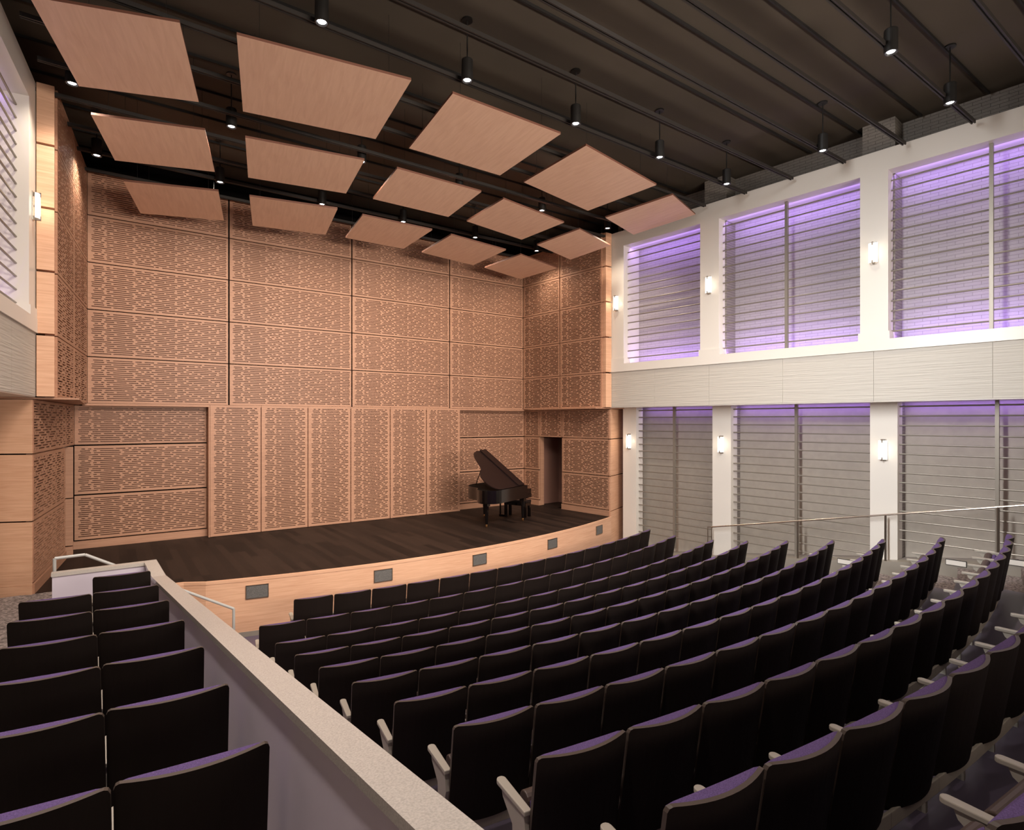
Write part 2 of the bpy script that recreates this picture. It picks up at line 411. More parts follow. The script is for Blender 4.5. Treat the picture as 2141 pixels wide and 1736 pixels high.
for k, x in enumerate((-3.39, -1.1, 1.18, 3.56, 5.8)):
    y = arcy(x)-.03; ang = math.atan(x/16.5)
    r = thing('air_vent', 'small grey mesh vent in stage front, %s of the five' % vw[k], 'vent', (x, y, cz(3.1)), ang, 'mesh vents in the stage front')
    MB().box((-.18, -.014, -.115), (.18, .0, .115)).build('mesh', M['grill'], r)
    f = MB()
    f.box((-.19, -.02, .11), (.19, 0, .122)).box((-.19, -.02, -.122), (.19, 0, -.11)).box((-.19, -.02, -.122), (-.178, 0, .122)).box((.178, -.02, -.122), (.19, 0, .122))
    f.build('frame', M['steel'], r)

# ------------------------------------------------------------------ side walls
def WP(sg, s, d):   # plan point along the hall side wall: s from stage end, d outward depth
    return (sg*(6.57+.0966*s+.9953*d), 12.18-.9953*s+.0966*d)
def wbox(mb, sg, s0, s1, d0, d1, z0, z1, mi=0):
    pl = [WP(sg, s0, d0), WP(sg, s1, d0), WP(sg, s1, d1), WP(sg, s0, d1)]
    mb.prism(pl, z0, z1, mi); return mb
PIL = [(0, .49), (2.95, 3.47), (6.65, 7.16), (10.35, 10.86), (14.05, 14.56)]
SEND = 17.5
for sg, side in ((1, 'right'), (-1, 'left')):
    struct(wbox(MB(), sg, 0, SEND, 0, .9, cz(-5.08), cz(-5.52)).build('trim_%s_beam' % side, M['white'], fixn=True))
    struct(wbox(MB(), sg, 0, SEND, -.03, .9, cz(-1.43), cz(-1.66)).build('trim_%s_sill' % side, M['white'], fixn=True))
    mb = MB(); s = 0
    joints = [0, 1.55, 3.2, 5.05, 6.9, 8.8, 10.6, 12.5, 14.3, SEND]
    for a, b in zip(joints, joints[1:]): wbox(mb, sg, a+.002, b-.002, 0, .9, cz(-.40), cz(-1.428))
    struct(mb.build('wall_%s_balcony_front' % side, M['stone'], fixn=True))
    struct(wbox(MB(), sg, 0, SEND, .01, 1.3, cz(-.385), cz(-.41)).build('ceiling_%s_soffit' % side, M['white'], fixn=True))
    struct(wbox(MB(), sg, -.3, SEND, .75, .95, cz(-1.5), cz(-5.2)).build('wall_%s_upper' % side, M['brick'], fixn=True))
    struct(wbox(MB(), sg, -.3, SEND, .75, .95, cz(-5.2), cz(-6.3)).build('wall_%s_top' % side, M['brick_small'], fixn=True))  # same wall, dim light above the beam put into a darker block colour
    struct(wbox(MB(), sg, -.3, SEND, 1.08, 1.3, -.2, cz(-.5)).build('wall_%s_lower' % side, M['bay_back'], fixn=True))
    struct(wbox(MB(), sg, -.05, .01, 0, .95, cz(-1.43), cz(-5.52)).build('wall_%s_end' % side, M['white'], fixn=True))
    for k, (a, b) in enumerate(PIL):
        if sg < 0 and k > 0: break
        if k > 3: break
        up = thing('upper_column', '', None, (*WP(sg, (a+b)/2, .2), cz(-1.66)))
        nm = ['beside the maple stage wall', 'between the narrow bay and middle bay', 'between the middle bay and right bay', 'off the right edge'][k]
        struct(up)
        m = wbox(MB(), sg, a, b, 0, .30 if k else .74, cz(-1.66), cz(-5.08)).build('shaft', M['white'], fixn=True)
        m.parent = up; m.matrix_parent_inverse = Matrix.Translation(up.location).inverted()
        m = wbox(MB(), sg, a-.03, b+.03, -.025, .3, cz(-1.66), cz(-1.82)).build('plinth', M['white'], fixn=True)
        m.parent = up; m.matrix_parent_inverse = Matrix.Translation(up.location).inverted()
        lo = wbox(MB(), sg, a, b, .6, .92, 0, cz(-.40)).build('lower_column', M['white'], fixn=True)
        struct(lo)
        if k:
            struct(wbox(MB(), sg, a-.05, b+.04, .30, .76, cz(-1.62), cz(-6.25)).build('wall_pilaster', M['brick_small'], fixn=True))
            struct(wbox(MB(), sg, a, b+.0, .92, 1.09, 0, cz(-.40)).build('wall_pilaster_lower', M['brick_small'], fixn=True))
# end of lower right wall next to stage
# louvre screens
def screen(sg, s0, s1, d, cs, cbot, ctop, post, label, mat='rod', rr=.017):
    r = thing('louver_screen', label, 'louver screen', (*WP(sg, (s0+s1)/2, d), cz(cbot)), 0, 'horizontal rod screens in the wall bays')
    inv = Matrix.Translation(r.location).inverted()
    for c in cs:
        a = WP(sg, s0, d); b = WP(sg, s1, d)
        o = MB().tube((*a, cz(c)), (*b, cz(c)), rr, 8).build('rod', M[mat], r, smooth=False); o.matrix_parent_inverse = inv
    if post is not None:
        mb = MB(); wbox(mb, sg, post-.03, post+.03, d-.03-.02, d+.03-.0, cz(cbot), cz(ctop))
        o = mb.build('mullion', M[mat], r, fixn=True); o.matrix_parent_inverse = inv
    return r
bays = [(.49, 2.95), (3.47, 6.65), (7.16, 10.35), (10.86, 14.05)]
up = [-(1.83+.2053*i) for i in range(16)]
bw = ['narrow bay nearest the stage', 'middle bay', 'bay at right edge of view']
for k in range(3):
    s0, s1 = bays[k]
    screen(1, s0+.003, s1-.003, .20, up, -1.66, -5.08, None if k == 0 else (s0+s1)/2, 'upper taupe rod screen before purple lit block, %s' % bw[k])
screen(-1, .493, 2.95, .16, up, -1.66, -5.08, None, 'upper rod screen in the left wall, cut by left picture edge')
for k in range(4):
    s0, s1 = bays[k]
    n = [19, 18, 15, 12][k]
    cs = [-.3+.2*i for i in range(n)]
    if k < 3:
        screen(1, s0+.003, s1-.003, .73, cs, [3.6, 3.45, 2.9][k], -.40, (s0+s1)/2, 'lower taupe rod screen under balcony, %s' % bw[k])
# purple light strips
def area(name, loc, size, sizey, energy, col, direction, up=Vector((0, 0, 1)), spread=math.pi):
    L = bpy.data.lights.new(name, 'AREA'); L.shape = 'RECTANGLE'; L.size = size; L.size_y = sizey
    L.energy = energy; L.color = col; L.spread = spread
    o = bpy.data.objects.new(name, L); C.objects.link(o); o.location = loc
    d = Vector(direction).normalized()
    z = -d; x = up.cross(z)
    if x.length < 1e-3: x = Vector((1, 0, 0))
    x.normalize(); y = z.cross(x)
    o.matrix_world = Matrix.Translation(loc) @ Matrix((x, y, z)).transposed().to_4x4()
    return o
PUR = (.42, .25, 1.0)
E_UP, E_DN, E_LOW = 13, 15, 6
for sg in (1, -1):
    for k, (s0, s1) in enumerate(bays[:3]):
        if sg < 0 and k > 1: continue
        L = s1-s0-.1; sm = (s0+s1)/2
        along = Vector((.0966*sg, -.9953, 0)); nin = Vector((sg*.9953, .0966, 0))
        for nm, d, c, dirz, en in (('strip_light_bottom', .28, -1.70, .6, E_DN), ('strip_light_top', .28, -5.03, -.6, E_UP)):
            x, y = WP(sg, sm, d)
            area(nm, (x, y, cz(c)), .05, L, en*L/3.2*(1 if sg > 0 else .35), PUR, nin*.8+Vector((0, 0, dirz)), up=along.cross(nin*.8+Vector((0, 0, dirz))) if False else Vector((0,0,1)))
            o = bpy.context.scene.collection.objects[-1]
            # long axis along the wall
            z = -(nin*.8+Vector((0, 0, dirz))).normalized(); yv = along; xv = yv.cross(z).normalized()
            o.matrix_world = Matrix.Translation((x, y, cz(c))) @ Matrix((xv, yv, z)).transposed().to_4x4()
        if sg > 0:
            x, y = WP(sg, sm, .9)
            o = area('strip_light_low', (x, y, cz(-.36)), .05, L, (E_LOW if k else 4)*L/3.2, PUR, (0, 0, -1))
            z = -(nin*.55+Vector((0, 0, -.8))).normalized(); yv = along; xv = yv.cross(z).normalized()
            o.matrix_world = Matrix.Translation((x, y, cz(-.36))) @ Matrix((xv, yv, z)).transposed().to_4x4()
# curb, rail, step lights on the right
def curb_top(y): return cz(2.98+.152*(y-5.57))
mb = MB()
pl = [WP(1, 0, .35), WP(1, SEND, .35), WP(1, SEND, 1.1), WP(1, 0, 1.1)]
mb.prism(pl, -.2, lambda x, y: curb_top(y)); struct(mb.build('trim_curb', M['curb'], fixn=True))
r = thing('aisle_handrail', 'long thin steel handrail sloping along the right hand wall', 'handrail', (*WP(1, 6.4, .42), curb_top(5.7)))
inv = Matrix.Translation(r.location).inverted()
def RP(y):
    s = (12.18-y)/.9953; x, yy = WP(1, s, .42); return x, yy
def rtop(y): return cz(1.97+.205*(y-5.22))
ys = [9.16, 6.99, 5.22, 3.41, 1.6]
mb = MB().path([(*RP(9.16), rtop(9.16)), (*RP(.5), rtop(.5))], .02)
mb.build('rail', M['nickel'], r).matrix_parent_inverse = inv
for y in ys[:4]:
    x, yy = RP(y); o = MB().tube((x, yy, curb_top(yy)-.02), (x, yy, rtop(y)), .022 if y < 8 else .012).build('post', M['steel'], r); o.matrix_parent_inverse = inv
x, yy = RP(9.16)
o = MB().path([(x, yy, rtop(9.16)), (x, yy+.12, rtop(9.16)-.01), (x, yy+.12, curb_top(yy))], .012).build('end_return', M['steel'], r); o.matrix_parent_inverse = inv
for k, (y, c) in enumerate(((5.95, 3.08), (4.02, 2.74), (3.15, 2.57))):
    s = (12.18-y)/.9953
    r = thing('step_light', 'small white recessed step light low in curb, %s from the stage' % ORD[k], 'step light', (*WP(1, s, .35), cz(c)), 0, 'step lights in the right curb')
    inv = Matrix.Translation(r.location).inverted()
    o = wbox(MB(), 1, s-.165, s+.165, .335, .36, cz(c)-.055, cz(c)+.055).build('housing', M['fixture'], r, fixn=True); o.matrix_parent_inverse = inv
    o = wbox(MB(), 1, s-.155, s+.155, .328, .345, cz(c)-.046, cz(c)+.046).build('lens', M['white'], r, fixn=True); o.matrix_parent_inverse = inv
# sconces
SC = [(1, 0, 'upper', 0), (1, 1, 'upper', 0), (1, 2, 'upper', 0), (1, 0, 'lower', .6), (1, 1, 'lower', .6), (1, 2, 'lower', .6), (-1, 0, 'upper', 0)]
proto = None
cw = ['column beside the stage', 'middle column', 'broad right column']
for sg, k, lv, d in SC:
    a, b = PIL[k]; s = (a+b)/2 if not (k == 0 and sg < 0) else .25
    c = -3.44 if lv == 'upper' else -(-.62)
    x, y = WP(sg, s, d)
    rz = math.atan2(.0966*sg, .9953) if sg > 0 else math.pi-math.atan2(.0966, .9953)
    lab = 'glowing glass sconce on %s %s' % (lv, cw[k]) if sg > 0 else 'wall sconce seen edge-on on the left white column'
    if proto is None:
        r = thing('wall_sconce', lab, 'wall sconce', (x, y, cz(c)), rz, 'glass sconces on the white columns'); proto = r
        MB().box((-.015, -.055, -.23), (0, .055, .23)).build('back_plate', M['nickel'], r, bevel=.003)
        g = MB(); n = 12; R_ = .095
        prof = [(-.05-math.sqrt(max(0, 1-(t*t)))*.05, t*.085) for t in [(-1+2*i/n) for i in range(n+1)]]
        for i in range(n):
            (x0, y0), (x1, y1) = prof[i], prof[i+1]
            g.q(((x0, y0, -.2), (x1, y1, -.2), (x1, y1, .2), (x0, y0, .2)))
            g.q(((x0+.006, y0, -.2), (x0+.006, y0, .2), (x1+.006, y1, .2), (x1+.006, y1, -.2)))
            g.q(((x0, y0, .2), (x1, y1, .2), (x1+.006, y1, .2), (x0+.006, y0, .2)))
            g.q(((x0, y0, -.2), (x0+.006, y0, -.2), (x1+.006, y1, -.2), (x1, y1, -.2)))
        g.build('glass_shade', M['sconce_glass'], r)
        for zz in (-.19, .19):
            MB().box((-.11, -.012, zz-.035), (-.0, .012, zz+.035)).build('clip', M['steel'], r, bevel=.003)
    else:
        r = dup(proto, (x, y, cz(c)), rz, lab)
    L = bpy.data.lights.new('sconce_bulb', 'POINT'); L.energy = 1.5; L.color = (1, .82, .58); L.shadow_soft_size = .06
    o = bpy.data.objects.new('sconce_bulb', L); C.objects.link(o)
    nx = -sg*.9953; o.location = (x+nx*.16, y-.0966*.16, cz(c))

# ------------------------------------------------------------------ ceiling, joists, outer shell
struct(MB().box((-9.5, -6.2, cz(-6.25)), (9.5, 16.6, cz(-6.4))).build('ceiling', M['ceil']))
struct(MB().box((-9.5, 16.25, 0), (9.5, 16.6, cz(-6.25))).build('wall_back_outer', M['black']))
struct(MB().box((-9.5, -6.4, -.2), (9.5, -6.2, cz(-6.25))).build('wall_rear', M['greywall']))
for sg, sd in ((1, 'right'), (-1, 'left')):
    struct(MB().box((min(sg*6.6, sg*9.2), 12.75, 0), (max(sg*6.6, sg*9.2), 12.95, cz(-.3)) if False else (max(sg*9.1, sg*9.3), 16.5, cz(-6.25))).build('x', M['black'])) if False else None
    struct(MB().box((min(sg*9.1, sg*9.3), 11.5, 0), (max(sg*9.1, sg*9.3), 16.5, cz(-6.25))).build('wall_%s_outer' % sd, M['black']))
    struct(MB().box((min(sg*7.3, sg*9.3), 12.35, cz(-1.5)), (max(sg*7.3, sg*9.3), 12.5, cz(-6.25))).build('wall_%s_flank' % sd, M['black']))
for i in range(13):
    y = 2.57+1.067*i
    if y > 15.4: break
    xr = 6.57+.0966*(12.18-y) if y < 12 else 7.2
    r = thing('ceiling_joist', 'dark steel ceiling joist spanning the hall, %s from the stage back wall' % ORD[12-i if 12-i >= 0 else 0], 'joist', (0, y, cz(-6.2)), 0, 'steel joists under the ceiling')
    inv = Matrix.Translation(r.location).inverted()
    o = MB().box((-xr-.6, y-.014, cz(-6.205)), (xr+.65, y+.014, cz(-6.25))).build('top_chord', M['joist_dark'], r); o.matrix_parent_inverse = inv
    mb = MB()
    for dy in (-.035, .012):
        mb.box((-xr+.2, y+dy, cz(-5.39)), (xr-.2, y+dy+.022, cz(-5.45)))
    mb.box((-xr+.2, y-.01, cz(-5.41)), (xr-.2, y+.01, cz(-5.45)))
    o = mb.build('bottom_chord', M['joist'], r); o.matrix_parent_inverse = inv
# pendants
PEND = []
for x in (2.36, 4.61, 6.86, 9.11, 11.36): PEND.append((x+XC, 7.69, 'front row over the seats'))
PEND += [(11.5+XC, 5.65, 'near the right wall'), (9.22+XC, 3.57, 'right side row'), (11.5+XC, 3.57, 'right side row')]
for x in (-.41, 1.87, 4.3, 6.6, 9.0, 11.3): PEND.append((x+XC, 11.36, 'row among the ceiling clouds'))
for x in (-.12, 2.1, 4.35, 6.5, 8.75, 11.0): PEND.append((x+XC, 14.15, 'rear row by the stage wall'))
proto = None; cnt = {}
for x, y, w in PEND:
    k = cnt.get(w, 0); cnt[w] = k+1
    lab = 'black cylinder pendant lamp, %s, %s from left' % (w, ORD[k]) if w != 'near the right wall' else 'black cylinder pendant lamp nearest the broad right column top'
    if proto is None:
        r = thing('pendant_lamp', lab, 'pendant lamp', (x, y, cz(-6.25)), 0, 'black cylinder pendants'); proto = r
        MB().tube((0, 0, 0), (0, 0, -.025), .085, 20).build('canopy', M['fixture'], r, smooth=False)
        MB().tube((0, 0, -.02), (0, 0, -.64), .011, 8).build('rod', M['fixture'], r)
        h = MB(); n = 28
        ring = lambda R_, z: [(R_*math.cos(2*math.pi*i/n), R_*math.sin(2*math.pi*i/n), z) for i in range(n)]
        prof = [(0.0, -.63), (.085, -.63), (.09, -.64), (.09, -.955), (.075, -.96), (.055, -.935), (1e-4, -.93)]
        for (r0, z0), (r1, z1) in zip(prof, prof[1:]):
            A_, B_ = ring(max(r0, 1e-4), z0), ring(r1, z1)
            for i in range(n):
                j = (i+1) % n; h.q((A_[i], A_[j], B_[j], B_[i]))
        h.build('housing', M['fixture'], r, fixn=True)
        MB().tube((0, 0, -.93), (0, 0, -.942), .052, 24).build('lens', M['lens'], r)
    else:
        dup(proto, (x, y, cz(-6.25)), 0, lab)
    L = bpy.data.lights.new('spot_beam', 'SPOT'); L.energy = PE if (PE := 150 if y < 9 else 170) else 0; L.color = (1, .87, .72)
    L.spot_size = math.radians(95 if y < 9 else 135); L.spot_blend = .9; L.shadow_soft_size = .07
    o = bpy.data.objects.new('spot_beam', L); C.objects.link(o); o.location = (x, y, cz(-6.25)-.97)

# ceiling clouds  (x, y, z, yaw, pitch, roll, front width, depth, back width)
CL = {'front': [(-5.412, 9.75, 9.038, -.256, -.102, -.05, 1.613, 1.699, 1.591), (-2.88, 9.132, 9.032, -.156, -.064, -.011, 2.406, 1.835, 2.167),
 (-.007, 8.918, 9.049, -.007, -.071, .002, 2.235, 1.849, 2.043), (2.871, 9.141, 9.039, .123, -.053, .043, 2.354, 1.841, 2.124), (5.508, 9.694, 9.021, .34, -.112, -.026, 1.679, 1.699, 1.73)],
 'middle': [(-4.877, 11.892, 8.762, -.253, -.13, -.027, 1.631, 1.341, 1.63), (-2.537, 11.35, 8.759, -.156, -.106, -.01, 2.053, 1.407, 1.877),
 (-.006, 11.151, 8.76, -.005, -.107, .006, 1.944, 1.39, 1.845), (2.496, 11.366, 8.757, .141, -.085, .022, 2.032, 1.412, 1.856), (4.908, 11.896, 8.736, .294, -.124, .013, 1.656, 1.334, 1.697)],
 'rear': [(-4.405, 13.771, 8.443, -.228, -.088, -.035, 1.623, 1.448, 1.608), (-2.224, 13.331, 8.458, -.184, -.092, -.007, 1.751, 1.486, 1.607),
 (-.018, 13.245, 8.486, -.01, -.078, .003, 1.751, 1.452, 1.547), (2.209, 13.33, 8.454, .065, -.066, .03, 1.747, 1.484, 1.693), (4.44, 13.755, 8.447, .215, -.067, .028, 1.666, 1.447, 1.594)]}
for row, lst in CL.items():
    for k, (x, y, z, yw, pt, rl, wf, d, wb) in enumerate(lst):
        r = thing('ceiling_cloud', 'flat maple ceiling reflector panel, %s row, %s from left' % (row, ORD[k]), 'ceiling panel', (x, y, z), 0, 'maple ceiling clouds')
        mb = MB(); t = .04
        P = [(-wf/2, -d/2), (wf/2, -d/2), (wb/2, d/2), (-wb/2, d/2)]
        k0 = len(mb.v)
        mb.q([(a, b, 0) for a, b in P[::-1]], 0); mb.q([(a, b, t) for a, b in P], 1)
        for i in range(4):
            a, b = P[i], P[(i+1) % 4]; mb.q(((a[0], a[1], 0), (b[0], b[1], 0), (b[0], b[1], t), (a[0], a[1], t)), 1)
        R_ = Matrix.Rotation(yw, 4, 'Z') @ Matrix.Rotation(pt, 4, 'X') @ Matrix.Rotation(rl, 4, 'Y')
        o = mb.build('panel', [M['maple_cloud'], M['maple_edge']], r); o.matrix_basis = R_
        for sx in (-.38, .38):
            for sy in (-.38, .38):
                p = R_ @ Vector((sx*wf, sy*d, t*.5))
                MB().tube(p, (p.x, p.y, cz(-6.25)-z), .0025, 5).build('cable', M['fixture'], r)

# ------------------------------------------------------------------ floors and rows
PITCH = .638
rowsC = [ # eye-to-top drop, left end x, y (from the camera), heading, curvature, seats  -- all at pitch .61, scaled below
 (2.7732, 2.3886, 9.2133, -.1751, .0554, 15), (2.7704, 1.6937, 8.2858, -.1858, .0541, 16), (2.708, 1.6864, 7.3544, -.175, .0495, 16),
 (2.5903, 1.7067, 6.5568, -.181, .0499, 16), (2.439, 1.7208, 5.7203, -.1803, .0489, 16), (2.2894, 1.7568, 4.8941, -.173, .0464, 16),
 (2.1265, 1.7797, 4.0467, -.1633, .0442, 16), (1.9546, 1.813, 3.2045, -.1499, .0408, 16), (1.7613, 1.8319, 2.3627, -.1429, .0387, 16),
 (1.583, 1.872, 1.545, -.136, .0365, 16), (1.40, 1.90, .72, -.128, .035, 16)]
HCH = .98
ROW = []
for (c, x, y, th, k, n) in rowsC:
    f_ = PITCH/.61
    c *= f_; x = x*f_+XC; y *= f_; k /= f_
    ROW.append((x, y, th, k, max(0., CAMZ-(c+HCH)), n))
def rowpt(i, s_):
    x, y, th, k, z, n = ROW[i]
    return x+(math.sin(th+k*s_)-math.sin(th))/k, y-(math.cos(th+k*s_)-math.cos(th))/k, th+k*s_
def rowy(i, x_):
    x, y, th, k, z, n = ROW[i]
    xc = x-math.sin(th)/k; yc = y+math.cos(th)/k
    return yc-math.sqrt(max(.1, 1/k**2-(x_-xc)**2))
NX = 24
XL0 = -4.72
def xright(y): return 6.57+.097*(12.18-y)+.40
fl = MB()
bnd = []  # front boundary of each tier i (behind chairs of tier i-1)
def edge(i, x): return (rowy(i-1, x)-.2) if i > 0 else rowy(0, x)+1.6
def tier(mb, i, xa, xb, mt, mr, back=None):
    z = ROW[i][4]; zp = ROW[i-1][4] if i > 0 else 0
    for k in range(NX):
        x0 = xa+(xb-xa)*k/NX; x1 = xa+(xb-xa)*(k+1)/NX
        f0, f1 = edge(i, x0), edge(i, x1)
        b0, b1 = (edge(i+1, x0), edge(i+1, x1)) if i < len(ROW)-1 else (-6.2, -6.2)
        mb.q(((x0, b0, z), (x1, b1, z), (x1, f1, z), (x0, f0, z)), mt)
        if z > zp: mb.q(((x0, f0, zp), (x0, f0, z), (x1, f1, z), (x1, f1, zp)), mr)
for i in range(2, len(ROW)):
    tier(fl, i, XL0, 6.62, 0, 1)
    tier(fl, i, 6.62, 8.6, 2, 2)
# flat front part
for k in range(NX):
    for xa, xb, mt in ((XL0, 6.62, 0), (6.62, 8.6, 2)):
        x0 = xa+(xb-xa)*k/NX; x1 = xa+(xb-xa)*(k+1)/NX
        yf = 12.6
        fl.q(((x0, edge(2, x0), 0), (x1, edge(2, x1), 0), (x1, yf, 0), (x0, yf, 0)), mt if (mt or True) else 0)
struct(fl.build('floor', [M['rowfloor'], M['riser'], M['carpet']]))
struct(MB().box((-6.8, 9.4, -.05), (XL0, 12.6, -.001)).build('floor_front', M['carpet']))
# left block platforms
def XLc(y): return .798-.0357*y+XC
rowsL = [(.615, 2.745, 1.44), (.594, 3.64, 1.51), (.575, 4.5, 1.566), (.55, 5.44, 1.643), (.507, 6.28, 1.685), (.489, 7.27, 1.77), (.474, 8.34, 1.844)]
flL = MB(); prevy = 12.25; pz = ZS
ylist = []
for (x, y, c) in rowsL[::-1]:
    ylist.append((y, CAMZ-(c+HCH*.937)))
segsL = []
yb = [12.25]
for i, (y, z) in enumerate(ylist): yb.append(y-.2)
# tier i lies between yb[i] (front) and yb[i+1]
zz = [ZS if i == 0 else ylist[i][1] for i in range(len(ylist))]
zl = [ylist[0][1] if ylist[0][1] > ZS else ZS]+[z for _, z in ylist[1:]]
front_y = 8.34+.75
mbf = MB()
xe = lambda y: XLc(y)+.05
mbf.prism([(-9.3, front_y), (xe(front_y), front_y), (xe(9.56), 9.56), (-9.3, 9.56)], ZS-.3, ZS)
mbf.box((-9.3, 9.56, ZS-.3), (XC-.24, 12.28, ZS))
yy0 = front_y
for i, (y, z) in enumerate(ylist):
    y1 = y-.2 if i < len(ylist)-1 else -6.2
    mbf.prism([(-9.3, y1), (xe(y1), y1), (xe(yy0), yy0), (-9.3, yy0)], 0, z); yy0 = y1
struct(mbf.build('floor_left', M['carpet']))

# balustrade between the blocks
def XRc(y): return .9456-.0351*y+XC
def ctopc(y): return 1.333+.111*(y-2.745) if y < 8.57 else 1.98
yk = [-3, 8.57, 9.62]
bal = thing('parapet_wall', 'low sloping parapet wall with pale stone cap between seat blocks', 'parapet', (XC+.7, 3, 0))
inv = Matrix.Translation(bal.location).inverted()
cap = MB(); body = MB()
for a, b in zip(yk, yk[1:]):
    for mb, ins, zt0, zt1 in ((cap, 0, -.04, 0), (body, .018, None, -.04)):
        pl = [(XLc(a)+ins, a), (XRc(a)-ins, a), (XRc(b)-ins, b), (XLc(b)+ins, b)]
        ca, cb = ctopc(a), ctopc(b-1e-6)
        f = lambda off: (lambda x, y: cz(ca+(cb-ca)*(y-a)/(b-a))+off)
        mb.prism(pl, f(-.045) if zt0 is not None else 0., f(zt1))
# level branch to the left
cap.box((XC-.56, 9.50, cz(1.98)-.045), (XLc(9.5), 9.62, cz(1.98)))
body.box((XC-.55, 9.515, 0), (XLc(9.5)+.03, 9.605, cz(1.98)-.04))
o = cap.build('stone_cap', M['cap'], bal, fixn=True); o.matrix_parent_inverse = inv
o = body.build('wall_body', M['para'], bal, fixn=True); o.matrix_parent_inverse = inv
mb = MB()
# stair and its rail
st = thing('stage_steps', 'short flight of dark steps from left landing down to hall floor', 'steps', (XC+.7, 10.0, 0))
inv = Matrix.Translation(st.location).inverted()
for k in range(6):
    z = ZS-(k+1)*.15; x0 = XC-.24+k*.29
    o = MB().box((x0, 9.63, 0), (x0+.30, 10.75, max(z, .02))).build('step', M['carpet'], st); o.matrix_parent_inverse = inv
r = thing('stair_handrail', 'pale painted handrail beside steps at end of parapet', 'handrail', (XC+.7, 10.4, 0))
inv = Matrix.Translation(r.location).inverted()
A_ = (XC-.572, 10.37, cz(1.95)); B_ = (XC-.227, 10.41, cz(1.95)); D_ = (XC+1.746, 10.4, cz(3.11))
o = MB().path([A_, B_, D_], .022, 12).build('rail', M['railpaint'], r); o.matrix_parent_inverse = inv
o = MB().tube((A_[0], A_[1], ZS), A_, .022, 12).build('post', M['railpaint'], r); o.matrix_parent_inverse = inv
o = MB().tube((D_[0], D_[1], 0), D_, .022, 12).build('post', M['railpaint'], r); o.matrix_parent_inverse = inv

